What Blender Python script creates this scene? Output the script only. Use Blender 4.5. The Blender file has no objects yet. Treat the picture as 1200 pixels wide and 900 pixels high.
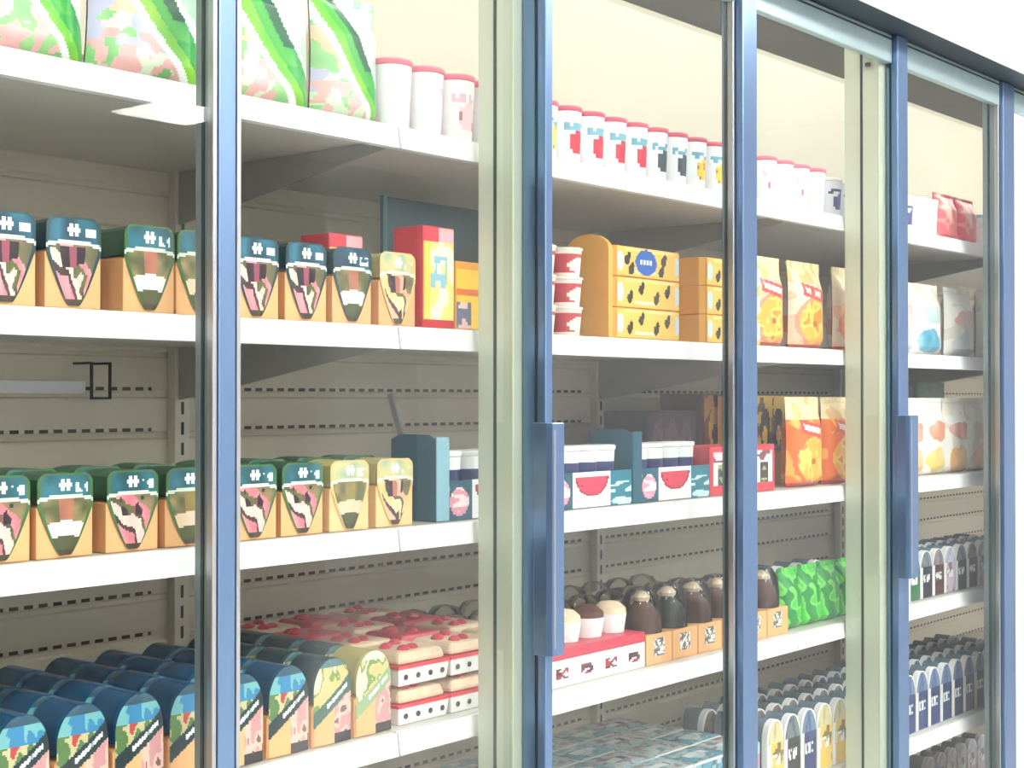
import bpy, bmesh, math, random
from mathutils import Vector, Matrix
random.seed(7)
S = bpy.context.scene
COL = S.collection

# ------------------------------------------------------------------ calibration (camera at the aisle, eye height)
F = 1740.0; YAW = math.radians(39.7); CZ = 1.45; PITCH = math.radians(0.56)
CY_, SY_ = math.cos(YAW), math.sin(YAW)
YS = 1.60      # front edge of the shelves
YB = 2.15      # back panel
YD = 1.48      # front of the door frames

def XP(px, y):
    u = (px - 600) / F
    return y * (CY_ + SY_ * u) / (SY_ - CY_ * u)

def ZP(px, py, y):
    u = (px - 600) / F
    return CZ + (467 - py) / F * y / (SY_ - CY_ * u)

# ------------------------------------------------------------------ materials
def lin(c):
    return tuple((v / 12.92) if v <= 0.04045 else ((v + 0.055) / 1.055) ** 2.4 for v in (x / 255.0 for x in c))

def nmat(name):
    m = bpy.data.materials.new(name); m.use_nodes = True
    return m, m.node_tree.nodes, m.node_tree.links, m.node_tree.nodes['Principled BSDF']

def mat(name, rgb, rough=0.5, metal=0.0, noise=0.06, scale=30.0, bump=0.0, trans=0.0, alpha=None, spec=0.5):
    m, N, L, b = nmat(name)
    c = lin(rgb)
    tc = N.new('ShaderNodeTexCoord'); nz = N.new('ShaderNodeTexNoise'); nz.inputs['Scale'].default_value = scale
    L.new(tc.outputs['Object'], nz.inputs['Vector'])
    rp = N.new('ShaderNodeValToRGB')
    rp.color_ramp.elements[0].color = tuple(v * (1 - noise) for v in c) + (1,)
    rp.color_ramp.elements[1].color = tuple(min(1, v * (1 + noise)) for v in c) + (1,)
    L.new(nz.outputs['Fac'], rp.inputs['Fac']); L.new(rp.outputs['Color'], b.inputs['Base Color'])
    b.inputs['Roughness'].default_value = rough; b.inputs['Metallic'].default_value = metal
    b.inputs['Specular IOR Level'].default_value = spec
    if bump:
        bp = N.new('ShaderNodeBump'); bp.inputs['Strength'].default_value = bump; bp.inputs['Distance'].default_value = 0.002
        L.new(nz.outputs['Fac'], bp.inputs['Height']); L.new(bp.outputs['Normal'], b.inputs['Normal'])
    if trans: b.inputs['Transmission Weight'].default_value = trans
    return m

def print_mat(name, rough=0.4, crinkle=0.0):
    m, N, L, b = nmat(name)
    a = N.new('ShaderNodeAttribute'); a.attribute_name = 'Print'
    L.new(a.outputs['Color'], b.inputs['Base Color'])
    b.inputs['Roughness'].default_value = rough
    if crinkle:
        tc = N.new('ShaderNodeTexCoord'); nz = N.new('ShaderNodeTexNoise'); nz.inputs['Scale'].default_value = 35
        L.new(tc.outputs['Object'], nz.inputs['Vector'])
        bp = N.new('ShaderNodeBump'); bp.inputs['Strength'].default_value = crinkle; bp.inputs['Distance'].default_value = 0.004
        L.new(nz.outputs['Fac'], bp.inputs['Height']); L.new(bp.outputs['Normal'], b.inputs['Normal'])
    return m

def glass_mat(name, tint=(0.96, 0.985, 0.975), refl=1.0, rough=0.0):
    m = bpy.data.materials.new(name); m.use_nodes = True
    N, L = m.node_tree.nodes, m.node_tree.links
    N.remove(N['Principled BSDF'])
    t = N.new('ShaderNodeBsdfTransparent'); t.inputs['Color'].default_value = tint + (1,)
    g = N.new('ShaderNodeBsdfGlossy'); g.inputs['Roughness'].default_value = rough
    fr = N.new('ShaderNodeFresnel'); fr.inputs['IOR'].default_value = 1.45
    mu = N.new('ShaderNodeMath'); mu.operation = 'MULTIPLY'; mu.inputs[1].default_value = refl
    mx = N.new('ShaderNodeMixShader')
    L.new(fr.outputs['Fac'], mu.inputs[0]); L.new(mu.outputs[0], mx.inputs['Fac'])
    L.new(t.outputs[0], mx.inputs[1]); L.new(g.outputs[0], mx.inputs[2])
    L.new(mx.outputs[0], N['Material Output'].inputs['Surface'])
    return m

def emit_mat(name, rgb, strength):
    m, N, L, b = nmat(name)
    b.inputs['Base Color'].default_value = lin(rgb) + (1,)
    b.inputs['Emission Color'].default_value = lin(rgb) + (1,)
    b.inputs['Emission Strength'].default_value = strength
    return m

M = {}
M['white'] = mat('white_enamel', (242, 240, 242), 0.35, noise=0.015)
M['rail'] = mat('white_price_rail', (246, 244, 246), 0.3, noise=0.012)
M['shelf_grey'] = mat('shelf_enamel', (216, 213, 208), 0.4, noise=0.02)
M['cream'] = mat('cream_enamel', (226, 220, 202), 0.38, noise=0.03, scale=6)
M['bracket'] = mat('bracket_enamel', (172, 170, 166), 0.45, noise=0.03)
M['ceil_in'] = mat('dark_grey_lining', (58, 58, 56), 0.6, noise=0.08, scale=5)
M['blue'] = mat('blue_anodised_frame', (112, 140, 176), 0.28, metal=0.75, noise=0.04, scale=12)
M['blue_dark'] = mat('dark_blue_handle', (52, 92, 142), 0.3, metal=0.25, noise=0.04)
M['teal_rail'] = mat('pale_teal_rail', (158, 182, 186), 0.3, metal=0.35, noise=0.05)
M['post'] = mat('pale_green_aluminium', (206, 212, 190), 0.35, metal=0.1, noise=0.03)
M['post_grey'] = mat('grey_aluminium', (128, 142, 142), 0.32, metal=0.3, noise=0.05)
M['gasket'] = mat('black_rubber_gasket', (28, 44, 52), 0.5)
M['glass'] = glass_mat('door_glass', refl=0.14)
M['clear'] = glass_mat('clear_plastic', (0.955, 0.965, 0.96), refl=1.0, rough=0.10)
M['divider'] = glass_mat('tinted_divider', (0.55, 0.68, 0.70), refl=1.2, rough=0.2)
M['teal_edge'] = mat('teal_glass_edge', (92, 138, 140), 0.25)
M['kraft'] = mat('kraft_card', (234, 176, 120), 0.6, noise=0.07, scale=60)
M['kraft_pale'] = mat('pale_kraft_card', (242, 198, 142), 0.6, noise=0.06, scale=60)
M['lid_teal'] = mat('dark_teal_lid', (20, 62, 74), 0.25, noise=0.2, scale=40)
M['lid_green'] = mat('dark_green_lid', (40, 84, 56), 0.3, noise=0.25, scale=40)
M['lid_navy'] = mat('navy_lid', (20, 80, 120), 0.18, noise=0.2, scale=40)
M['lid_cream'] = mat('pale_olive_lid', (186, 174, 110), 0.4, noise=0.12, scale=40)
M['red'] = mat('red_plastic', (226, 62, 76), 0.35)
M['rose'] = mat('rose_foil_lid', (214, 92, 116), 0.35)
M['grey_blue'] = mat('grey_blue_film', (96, 122, 140), 0.2, noise=0.2)
M['pink'] = mat('pink_plastic', (240, 120, 140), 0.4)
M['white_pl'] = mat('white_plastic', (244, 242, 242), 0.35, noise=0.02)
M['paper'] = mat('white_card', (242, 240, 238), 0.5, noise=0.02)
M['teal_card'] = mat('dark_teal_card', (14, 84, 104), 0.45)
M['teal_card_pale'] = mat('pale_blue_card', (142, 188, 204), 0.45)
M['navy'] = mat('navy_plastic', (24, 46, 92), 0.35)
M['yellow'] = mat('yellow_card', (238, 172, 66), 0.5)
M['maroon'] = mat('dark_maroon_card', (84, 30, 38), 0.5, noise=0.25, scale=25)
M['purple_dark'] = mat('dark_purple_card', (62, 52, 66), 0.5, noise=0.12)
M['green'] = mat('green_card', (12, 118, 66), 0.5)
M['cake'] = mat('cream_cake', (236, 206, 176), 0.7, noise=0.25, scale=70, bump=0.4)
M['choc'] = mat('chocolate_cake', (92, 52, 40), 0.6, noise=0.35, scale=60, bump=0.4)
M['berry'] = mat('berry_jelly', (206, 60, 84), 0.35, noise=0.25, scale=60)
M['dark'] = mat('black_plastic', (26, 28, 34), 0.35)
M['light_blue'] = mat('light_blue_plastic', (140, 196, 226), 0.4)
M['steel'] = mat('brushed_steel', (176, 178, 178), 0.3, metal=0.8)
M['print'] = print_mat('printed_card', 0.42)
M['print_film'] = print_mat('printed_film', 0.28, 0.35)
M['floor'] = mat('floor_tile', (204, 202, 198), 0.35, noise=0.04)
M['wall'] = mat('wall_paint', (226, 228, 234), 0.7, noise=0.02)
M['wall_blue'] = mat('unseen_dimming_wall', (44, 66, 96), 0.6)
M['ceiling'] = mat('ceiling_paint', (240, 240, 242), 0.8, noise=0.02)
M['diffuser'] = emit_mat('lamp_diffuser', (255, 250, 246), 44.0)
M['led'] = emit_mat('led_tube', (255, 248, 232), 5.0)

# slotted back panel: rows of dark dashes on cream enamel
def slotted():
    m, N, L, b = nmat('slotted_back_panel')
    tc = N.new('ShaderNodeTexCoord'); sp = N.new('ShaderNodeSeparateXYZ'); L.new(tc.outputs['Object'], sp.inputs[0])
    def math_(op, a, v=None, v2=None):
        n = N.new('ShaderNodeMath'); n.operation = op
        if isinstance(a, (int, float)): n.inputs[0].default_value = a
        else: L.new(a, n.inputs[0])
        if v is not None:
            if isinstance(v, (int, float)): n.inputs[1].default_value = v
            else: L.new(v, n.inputs[1])
        return n.outputs[0]
    zf = math_('FRACT', math_('MULTIPLY', math_('SUBTRACT', sp.outputs['Z'], 1.036), 1 / 0.0713))
    row = math_('LESS_THAN', zf, 0.085)
    xf = math_('FRACT', math_('MULTIPLY', sp.outputs['X'], 1 / 0.027))
    dash = math_('LESS_THAN', xf, 0.62)
    mf = math_('FRACT', math_('MULTIPLY', math_('SUBTRACT', sp.outputs['X'], 0.40 + 0.05), 1 / 1.25))
    clear_ = math_('LESS_THAN', mf, 0.92)
    low = math_('LESS_THAN', sp.outputs['Z'], 1.53)
    f = math_('MULTIPLY', math_('MULTIPLY', row, dash), math_('MULTIPLY', clear_, low))
    mx = N.new('ShaderNodeMix'); mx.data_type = 'RGBA'
    mx.inputs['A'].default_value = lin((222, 212, 192)) + (1,); mx.inputs['B'].default_value = lin((62, 54, 44)) + (1,)
    L.new(f, mx.inputs['Factor']); L.new(mx.outputs['Result'], b.inputs['Base Color'])
    b.inputs['Roughness'].default_value = 0.34
    return m
M['slotted'] = slotted()

# ------------------------------------------------------------------ mesh helpers
class MB:
    """collects polygons (with optional print colour) and links them as ONE mesh object"""
    def __init__(s): s.v = []; s.f = []; s.c = []
    def add(s, vs, fs, cols=None):
        o = len(s.v); s.v += [tuple(p) for p in vs]; s.f += [tuple(i + o for i in f) for f in fs]
        s.c += cols if cols else [None] * len(fs)
        return s
    def box(s, x0, x1, y0, y1, z0, z1, col=None):
        vs = [(x, y, z) for z in (z0, z1) for y in (y0, y1) for x in (x0, x1)]
        fs = [(0, 2, 3, 1), (4, 5, 7, 6), (0, 1, 5, 4), (2, 6, 7, 3), (0, 4, 6, 2), (1, 3, 7, 5)]
        return s.add(vs, fs, [col] * 6)
    def prism(s, poly, y0, y1, col=None, taper=1.0):
        """outline in x,z extruded along y"""
        n = len(poly)
        cx = sum(p[0] for p in poly) / n; 
        vs = [(x, y0, z) for x, z in poly] + [(cx + (x - cx) * taper, y1, z) for x, z in poly]
        fs = [tuple(range(n)), tuple(range(2 * n - 1, n - 1, -1))] + [((i + 1) % n, i, n + i, n + (i + 1) % n) for i in range(n)]
        return s.add(vs, fs, [col] * len(fs))
    def prism_x(s, poly, x0, x1, col=None):
        """outline in y,z extruded along x"""
        n = len(poly)
        vs = [(x0, y, z) for y, z in poly] + [(x1, y, z) for y, z in poly]
        fs = [tuple(range(n - 1, -1, -1)), tuple(range(n, 2 * n))] + [(i, (i + 1) % n, n + (i + 1) % n, n + i) for i in range(n)]
        return s.add(vs, fs, [col] * len(fs))
    def prism_z(s, poly, z0, z1, col=None, scale=1.0):
        n = len(poly)
        vs = [(x, y, z0) for x, y in poly] + [(x * scale, y * scale, z1) for x, y in poly]
        fs = [tuple(range(n - 1, -1, -1)), tuple(range(n, 2 * n))] + [(i, (i + 1) % n, n + (i + 1) % n, n + i) for i in range(n)]
        return s.add(vs, fs, [col] * len(fs))
    def lathe(s, prof, n=24, art=None, cx=0, cy=0):
        """profile [(r,z)] round the z axis; art(t, v) with t=0.5 towards -y"""
        vs = [(cx + r * math.sin(2 * math.pi * (i / n - .5)), cy - r * math.cos(2 * math.pi * (i / n - .5)), z) for r, z in prof for i in range(n)]
        fs, cs = [], []
        z0, z1 = prof[0][1], prof[-1][1]
        for k in range(len(prof) - 1):
            for i in range(n):
                j = (i + 1) % n
                fs.append((k * n + i, k * n + j, (k + 1) * n + j, (k + 1) * n + i))
                cs.append(art((i + .5) / n, ((prof[k][1] + prof[k + 1][1]) / 2 - z0) / max(1e-6, z1 - z0)) if art else None)
        m = len(prof) - 1
        fs.append(tuple(range(n - 1, -1, -1))); cs.append(art(.5, 0) if art else None)
        fs.append(tuple(m * n + i for i in range(n))); cs.append(art(.5, 1) if art else None)
        return s.add(vs, fs, cs)
    def sheet(s, nx, nz, pos, art):
        """grid surface pos(a,b)->xyz, a,b in 0..1, with print colours"""
        vs = [pos(i / nx, k / nz) for k in range(nz + 1) for i in range(nx + 1)]
        fs, cs = [], []
        for k in range(nz):
            for i in range(nx):
                q = k * (nx + 1) + i
                fs.append((q, q + 1, q + nx + 2, q + nx + 1)); cs.append(art((i + .5) / nx, (k + .5) / nz))
        return s.add(vs, fs, cs)
    def build(s, name, m, parent=None, smooth=False, bevel=0.0):
        me = bpy.data.meshes.new(name)
        me.from_pydata(s.v, [], s.f); me.update()
        if any(c is not None for c in s.c):
            at = me.color_attributes.new('Print', 'FLOAT_COLOR', 'CORNER')
            for p, c in zip(me.polygons, s.c):
                cc = lin(c if c is not None else (240, 240, 240)) + (1.0,)
                for li in p.loop_indices: at.data[li].color = cc
        bm = bmesh.new(); bm.from_mesh(me)
        bmesh.ops.remove_doubles(bm, verts=bm.verts, dist=1e-6)
        bmesh.ops.recalc_face_normals(bm, faces=bm.faces)
        bm.to_mesh(me); bm.free()
        me.materials.append(M[m])
        if smooth: me.polygons.foreach_set('use_smooth', [True] * len(me.polygons))
        o = bpy.data.objects.new(name, me); COL.objects.link(o)
        if parent is not None: o.parent = parent
        if bevel:
            b = o.modifiers.new('bevel', 'BEVEL'); b.width = bevel; b.segments = 2; b.limit_method = 'ANGLE'
        if smooth:
            try: me.set_sharp_from_angle(angle=math.radians(35))
            except Exception: pass
        return o

def empty(name, loc=(0, 0, 0), rz=0):
    o = bpy.data.objects.new(name, None); COL.objects.link(o)
    o.location = loc; o.rotation_euler = (0, 0, rz); o.empty_display_size = 0.02
    return o

def tag(o, label=None, cat=None, group=None, kind=None):
    for k, v in (('label', label), ('category', cat), ('group', group), ('kind', kind)):
        if v: o[k] = v
    return o

def copy_tree(o, parent=None):
    kids = list(o.children)
    c = o.copy(); COL.objects.link(c)
    if parent is not None: c.parent = parent
    for ch in kids: copy_tree(ch, c)
    return c

# ------------------------------------------------------------------ items: prototypes are built once, placed by put()
PROTO = {}; PLACED = []
SHELF_Z = {'top': 1.872, 'second': 1.5625, 'third': 1.2505, 'fourth': 0.936, 'fifth': 0.603, 'bottom': 0.28}

def put(kind, x, y, shelf, desc, cat, group, row='front', dz=0.0, rz=0.0, tilt=0.0, key=None, s=1.0):
    """kind = (builder, args): first use builds it, later uses copy it and its parts"""
    k = (kind[0].__name__,) + tuple(kind[1:])
    z = SHELF_Z[shelf] + 0.0008 + dz
    if k not in PROTO:
        r = kind[0](*kind[1:]); PROTO[k] = r
    else:
        r = copy_tree(PROTO[k])
    r.location = (x, y, z); r.rotation_euler = (tilt, 0, rz); r.scale = (s, s, s)
    PLACED.append((r, x, y, shelf, row, desc, cat, group))
    return r

ORD = 'first second third fourth fifth sixth seventh eighth ninth tenth eleventh twelfth thirteenth fourteenth fifteenth sixteenth seventeenth eighteenth nineteenth twentieth'.split()
def label_all():
    by = {}
    for p in PLACED: by.setdefault((p[5], p[3], p[4]), []).append(p)
    for (desc, shelf, row), ps in by.items():
        ps.sort(key=lambda p: p[1])
        for i, (r, x, y, sh, rw, d, cat, group) in enumerate(ps):
            if len(ps) == 1: lab = f'{d}, {shelf} shelf {row} row'
            else: lab = f'{ORD[i]} {d} from near end, {shelf} shelf {row} row'
            tag(r, lab, cat, group)
            if len(lab.split()) > 16: print('LONG', lab)

def rnd(*seed): return random.Random(str(seed))

# value noise for food textures
def vnoise(seed):
    r = rnd('n', seed); g = [[r.random() for _ in range(17)] for _ in range(17)]
    def f(a, b, sc=8):
        x, z = a * sc % 16, b * sc % 16
        i, k = int(x), int(z); fx, fz = x - i, z - k
        i2, k2 = (i + 1) % 17, (k + 1) % 17
        return (g[k][i] * (1 - fx) + g[k][i2] * fx) * (1 - fz) + (g[k2][i] * (1 - fx) + g[k2][i2] * fx) * fz
    return f

def mixc(a, b, t): return tuple(x + (y - x) * t for x, y in zip(a, b))

# ---- kraft sandwich pack: kraft sleeve, dark arched lid, shield-shaped printed window
FILL = {
    'ham': [(206, 92, 112), (240, 190, 186), (58, 34, 48), (232, 214, 196)],
    'egg': [(190, 120, 92), (236, 226, 214), (90, 74, 58), (238, 236, 230)],
    'greens': [(150, 140, 70), (226, 214, 170), (64, 80, 44), (236, 200, 160)],
    'chicken': [(232, 150, 118), (246, 224, 196), (86, 52, 66), (214, 176, 96)],
}
def arch(w, z0, z1, n=10, k=0.35):
    """outline: straight sides to the spring line, then a flattened arch"""
    zs = z1 - (z1 - z0) * k
    pts = [(-w / 2, z0), (w / 2, z0)]
    for i in range(n + 1):
        a = math.pi * i / n
        pts.append((w / 2 * math.cos(a) * (1.0 if 0 < i < n else 1), zs + (z1 - zs) * math.sin(a) ** (.7 if k > .8 else .55)))
    return pts

def kraft_sandwich_pack(fill, lid, h, card='kraft'):
    r = empty('sandwich_pack'); w, d = 0.081, 0.066
    y0 = -d / 2
    MB().prism([(-w / 2, 0), (w / 2, 0), (w / 2, h * .60), (w * .40, h * .64), (-w * .40, h * .64), (-w / 2, h * .60)], y0, -y0, taper=0.97).build('carton', card, r, bevel=0.0012)
    MB().prism([(x, z) for x, z in arch(w * .965, h * .642, h, k=.45)], y0 + .002, -y0 - .004, taper=0.95).build('lid', lid, r, smooth=True)
    cols = FILL[fill]; n1 = vnoise((fill, lid)); n2 = vnoise((fill, lid, 2))
    cap = {'lid_teal': (12, 62, 84), 'lid_green': (22, 82, 92), 'lid_navy': (20, 56, 92), 'lid_cream': (206, 196, 140)}[lid]
    edge = {'lid_teal': (24, 66, 72), 'lid_green': (64, 108, 58), 'lid_navy': (20, 50, 70), 'lid_cream': (226, 190, 120)}[lid]
    def width(b):
        if b > .60: return w * .985 * (1 if b < .86 else (1 - ((b - .86) / .15) ** 3 * .32))
        t = b / .60
        return w * (.20 + .785 * t ** .8)
    def art(a, b):
        e = abs(2 * a - 1); bb = b + .05 * e * e
        if bb > .745:
            if .79 < b < .92 and .36 < a < .60:            # pale emblem strokes
                if abs(a - .42) < .035 or abs(a - .53) < .035 or (abs(b - .86) < .018): return (232, 240, 244)
            if .76 < b < .87 and .68 < a < .90 and n1(a, b, 12) > .40: return (226, 236, 234)
            if e > .86 or b > .965: return edge
            return mixc(cap, (70, 150, 176), max(0, .9 * n2(a, b, 5) - .25))
        if bb > .70: return (210, 222, 206)
        if e > .87: return edge
        if b < .07: return (70, 60, 44)
        q = a - (.86 - .75 * b)
        v = n1(a, b, 7)
        if fill in ('ham', 'chicken'):
            t = a * .55 + b * .85 + (n2(b, a, 6) - .5) * .22            # slanting layers of the filling
            if .44 < b < .67 and .24 < a < .70 and v > .30: return mixc(cols[2], (38, 24, 36), v) if abs(a - .47) > .07 else mixc(cols[0], cols[2], .35)
            if t < .36: return mixc(cols[1], cols[0], .3 + .5 * v)
            if t < .46: return mixc(cols[2], (90, 60, 60), v)
            if t < .60: return mixc(cols[1], cols[3], v)
            if t < .68: return mixc((104, 110, 60), (70, 60, 50), v)
            if t < .84: return mixc(cols[0], cols[1], .2 + .7 * v)
            return mixc((150, 128, 92), (96, 92, 66), v)
        if .24 < bb < .42 and e < .84: return mixc(cols[3], (190, 186, 190), .5 * v)
        if b <= .24: return mixc((92, 86, 48), (66, 76, 50), v)
        if abs(a - .5) < .12 and b > .44: return mixc(cols[0], (130, 70, 60), .5 * v)
        return mixc((176, 150, 100), (88, 90, 54), min(1, 1.3 * v))
    MB().sheet(30, 42, lambda a, b: ((a - .5) * width(b), y0 - .0016 - .002 * math.sin(math.pi * a), h * (.03 + .965 * b)), art).build('window_label', 'print', r)
    return r

# ---- rounded wrap pack: kraft sleeve, round-topped film, diagonal dark band with white script
def rounded_wrap_pack(variant, h):
    r = empty('wrap_pack'); w, d = 0.080, 0.066; y0 = -d / 2
    dark = {'dark': (18, 46, 52), 'olive': (58, 96, 84), 'pale': (150, 172, 130)}[variant]
    n1 = vnoise((variant, 'w')); n2 = vnoise((variant, 'w2'))
    MB().prism([(-w / 2, 0), (w / 2, 0), (w / 2, h * .45)] + [(w / 2 * math.cos(math.pi * i / 8), h * (.45 + .07 * math.sin(math.pi * i / 8))) for i in range(1, 8)] + [(-w / 2, h * .45)], y0, -y0).build('carton', 'kraft', r, bevel=0.0012)
    MB().prism(arch(w * .95, h * .525, h, n=14, k=.85), y0 + .002, -y0 - .003, taper=.92).build('lid', {'dark': 'lid_navy', 'olive': 'lid_teal', 'pale': 'lid_cream'}[variant], r, smooth=True)
    def width(b): return w * .94 * (1 if b < .62 else math.sqrt(max(.03, 1 - ((b - .62) / .385) ** 2)))
    def art(a, b):
        line = b - .30 - .42 * a                              # diagonal band rising to one side
        if -.10 < line < .085:
            if abs(line) < .026 and .32 < a < .90: return (232, 238, 238) if n1(a, .5, 15) > .25 else (150, 170, 172)
            return dark
        if line >= .085:
            if b > .90: return mixc(dark, (90, 150, 190), .35) if variant != 'pale' else (240, 232, 200)
            v = n1(a, b, 9)
            top = [(46, 128, 176), (110, 176, 180), (186, 66, 62), (196, 186, 140), (84, 120, 66)] if variant == 'dark' else [(200, 120, 80), (226, 214, 170), (240, 226, 190), (120, 150, 70), (220, 190, 130)]
            if b > .72 and variant == 'dark': return top[0] if v > .45 else top[1]
            return top[2] if v > .62 else top[3] if v > .45 else top[4]
        if a > .52 and b < .52 + .1 * a:                      # ham and bread through the film
            v = n2(a, b, 8)
            if b < .12: return (40, 34, 40)
            return (206, 146, 148) if v > .48 else (226, 186, 170) if v > .26 else (120, 84, 86)
        return (234, 176, 120)
    MB().sheet(36, 52, lambda a, b: ((a - .5) * width(b), y0 - .0016 - .002 * math.sin(math.pi * a), h * (.01 + .98 * b)), art).build('printed_label', 'print', r)
    return r

# ---- pillow bag with crimped top seal
def pillow_bag(name, w, h, d, artname):
    r = empty(name); art = ARTS[artname]
    def pos(sgn):
        def f(a, b):
            e = 1 - (2 * a - 1) ** 4
            zz = min(1, b / .12) ** .5 * min(1, (1 - b) / .30) ** .8 if b < 1 else 0
            ww = w * (1 - .06 * math.sin(math.pi * b) - .05 * (b < .04))
            return ((a - .5) * ww, sgn * (.0015 + d / 2 * e * max(0, zz)), h * .94 * b)
        return f
    m = MB(); m.sheet(48, 64, pos(-1), art); m.sheet(10, 20, pos(1), lambda a, b: art(.08, b))
    m.build('bag_body', 'print_film', r, smooth=True)
    c = MB(); c.sheet(30, 3, lambda a, b: ((a - .5) * w * .99, -.0018 - .0012 * math.sin(a * 60), h * (.942 + .058 * b)), lambda a, b: art(a, 1.0))
    c.sheet(30, 3, lambda a, b: ((a - .5) * w * .99, .0018 - .0012 * math.sin(a * 60), h * (.942 + .058 * b)), lambda a, b: art(a, 1.0))
    c.build('top_seal', 'print_film', r)
    return r

ARTS = {}
def art_salad(seed):
    n, n2, n3 = vnoise(('salad', seed)), vnoise(('salad2', seed)), vnoise(('salad3', seed))
    def f(a, b):
        b = min(b, .999)
        t = a - (1.02 - .86 * b - .12 * math.sin(math.pi * b))      # leek leaf from the upper corner to the lower
        if -.16 < t < .20:
            if t > .08 and b > .42: return (4, 96, 62)
            if t < -.04: return mixc((150, 200, 50), (96, 186, 60), n(a, b, 9))
            return mixc((30, 150, 70), (84, 184, 66), max(0, .9 - 1.5 * abs(t - .02) * 6 * .5 - .4 * (b < .3)))
        if -.25 < t <= -.16: return (244, 248, 246)
        if .20 <= t < .27: return (240, 244, 242)
        v, u, q = n(a, b, 7), n2(b, a, 11), n3(a, b, 15)
        if t < 0:
            if b < .30 and q > .55: return (238, 182, 180)
            if .18 < b < .50 and u > .60: return (196, 196, 222)
            if .40 < b < .75 and v > .45: return mixc((246, 212, 178), (240, 196, 160), q)
            if v > .52: return mixc((214, 232, 200), (230, 236, 214), q)
            return mixc((132, 196, 128), (174, 216, 150), u)
        if v > .5: return (244, 232, 238)
        return mixc((206, 232, 212), (120, 190, 146), u * .8)
    return f
for i in range(4): ARTS['salad%d' % i] = art_salad(i)
def art_orange(seed, hot):
    n, n2 = vnoise(('or', seed)), vnoise(('or2', seed))
    def f(a, b):
        b = min(b, .999)
        if .60 < b + .12 * (a - .5) < .76 and .18 < a < .84:
            q = b + .12 * (a - .5)
            if .645 < q < .715 and .26 < a < .78 and n(a, .3, 15) > .30: return (250, 226, 214)
            return (226, 74, 70)
        c = ((a - .52) / .40) ** 2 + ((b - .32) / .27) ** 2
        if c < 1:
            v = n(a, b, 10)
            if ((a - .5) / .07) ** 2 + ((b - .30) / .04) ** 2 < 1: return (176, 96, 30)
            return (246, 178, 66) if v > .5 else (250, 206, 100) if v > .3 else (232, 140, 50)
        if b < .05: return (210, 66, 50)
        if c < 1.35: return (246, 150, 120) if not hot else (238, 110, 50)
        if b > .8: return (250, 226, 176) if n2(a, b, 8) > .40 else (240, 190, 120)
        return ((250, 196, 166) if n2(a, b, 8) > .5 else (248, 222, 196)) if not hot else ((240, 120, 40) if n2(a, b, 8) > .45 else (246, 176, 70))
    return f
ARTS['orange0'] = art_orange(0, False); ARTS['orange1'] = art_orange(1, False); ARTS['hot0'] = art_orange(2, True); ARTS['hot1'] = art_orange(3, True)
def art_white(seed, accent, low):
    n, n2 = vnoise(('wh', seed)), vnoise(('wh2', seed))
    def f(a, b):
        b = min(b, .999)
        w1, w2 = n(a, b, 6), n2(a, b, 8)
        if ((a - .42) / .34) ** 2 + ((b - .20) / .20) ** 2 < .55 + .8 * w1: return mixc(low, (255, 250, 244), .55 * w2)
        if ((a - .52) / .42) ** 2 + ((b - .60) / .13) ** 2 < .5 + .9 * w2: return mixc(accent, (250, 240, 230), .6 * w1)
        if b > .82: return (236, 226, 206) if n(a, b, 5) > .5 else (244, 240, 236)
        return (240, 236, 228) if n2(a, b, 6) > .4 else (226, 216, 204)
    return f
ARTS['white_teal'] = art_white(0, (176, 204, 206), (30, 130, 172)); ARTS['white_pink'] = art_white(1, (232, 168, 164), (200, 212, 214))
ARTS['white_orange'] = art_white(2, (206, 120, 96), (226, 160, 76)); ARTS['white_gold'] = art_white(3, (220, 140, 110), (216, 180, 70)); ARTS['white_blush'] = art_white(4, (230, 190, 186), (238, 190, 158))
def art_plain(seed, c1, c2, c3):
    n = vnoise(('pl', seed))
    def f(a, b):
        v = n(a, min(b, .99), 7)
        return c1 if v > .55 else c2 if v > .36 else c3
    return f
ARTS['pinkbag'] = art_plain(5, (232, 100, 116), (240, 150, 140), (246, 206, 190))
ARTS['palebag'] = art_plain(6, (240, 240, 234), (214, 228, 216), (206, 196, 190))
ARTS['greenbag'] = art_plain(8, (70, 196, 70), (120, 216, 96), (30, 140, 60))

# ---- tub / cup with snap lid
def lidded_cup(r_, h, artname, lid):
    r = empty('yogurt_cup')
    prof = [(r_ * (.80 + .14 * t), h * .88 * t) for t in [i / 14 for i in range(15)]]
    MB().lathe(prof, 32, CUPART[artname]).build('cup', 'print', r, smooth=True)
    MB().lathe([(r_ * .97, h * .885), (r_, h * .90), (r_, h * .945), (r_ * .95, h * .965)], 28).build('lid', lid, r, smooth=True)
    return r
CUPART = {}
def fruit_art(fr, seed, base=(242, 242, 244), txt=(110, 170, 190)):
    n = vnoise(('cup', seed))
    def f(t, v):
        a = (t - .5) * 5.2
        if fr and (a - .1) ** 2 / .42 + ((v - .40) / .22) ** 2 < 1: return fr if n(t * 3 % 1, v, 12) > .22 else mixc(fr, (120, 20, 40), .5)
        if .66 < v < .80 and abs(a) < .8 and n(t * 2 % 1, v, 15) > .42: return txt
        return base
    return f
CUPART['red'] = fruit_art((206, 40, 66), 1); CUPART['darkberry'] = fruit_art((60, 76, 92), 2); CUPART['yellow'] = fruit_art((246, 204, 60), 3)
CUPART['lime'] = fruit_art((214, 220, 110), 4); CUPART['plain'] = fruit_art(None, 5, (244, 240, 242), (230, 214, 226)); CUPART['blush'] = fruit_art((244, 210, 214), 6, (246, 238, 240), (226, 196, 206))
CUPART['indigo'] = fruit_art((86, 92, 150), 7, (236, 236, 244), (70, 76, 130))
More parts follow.
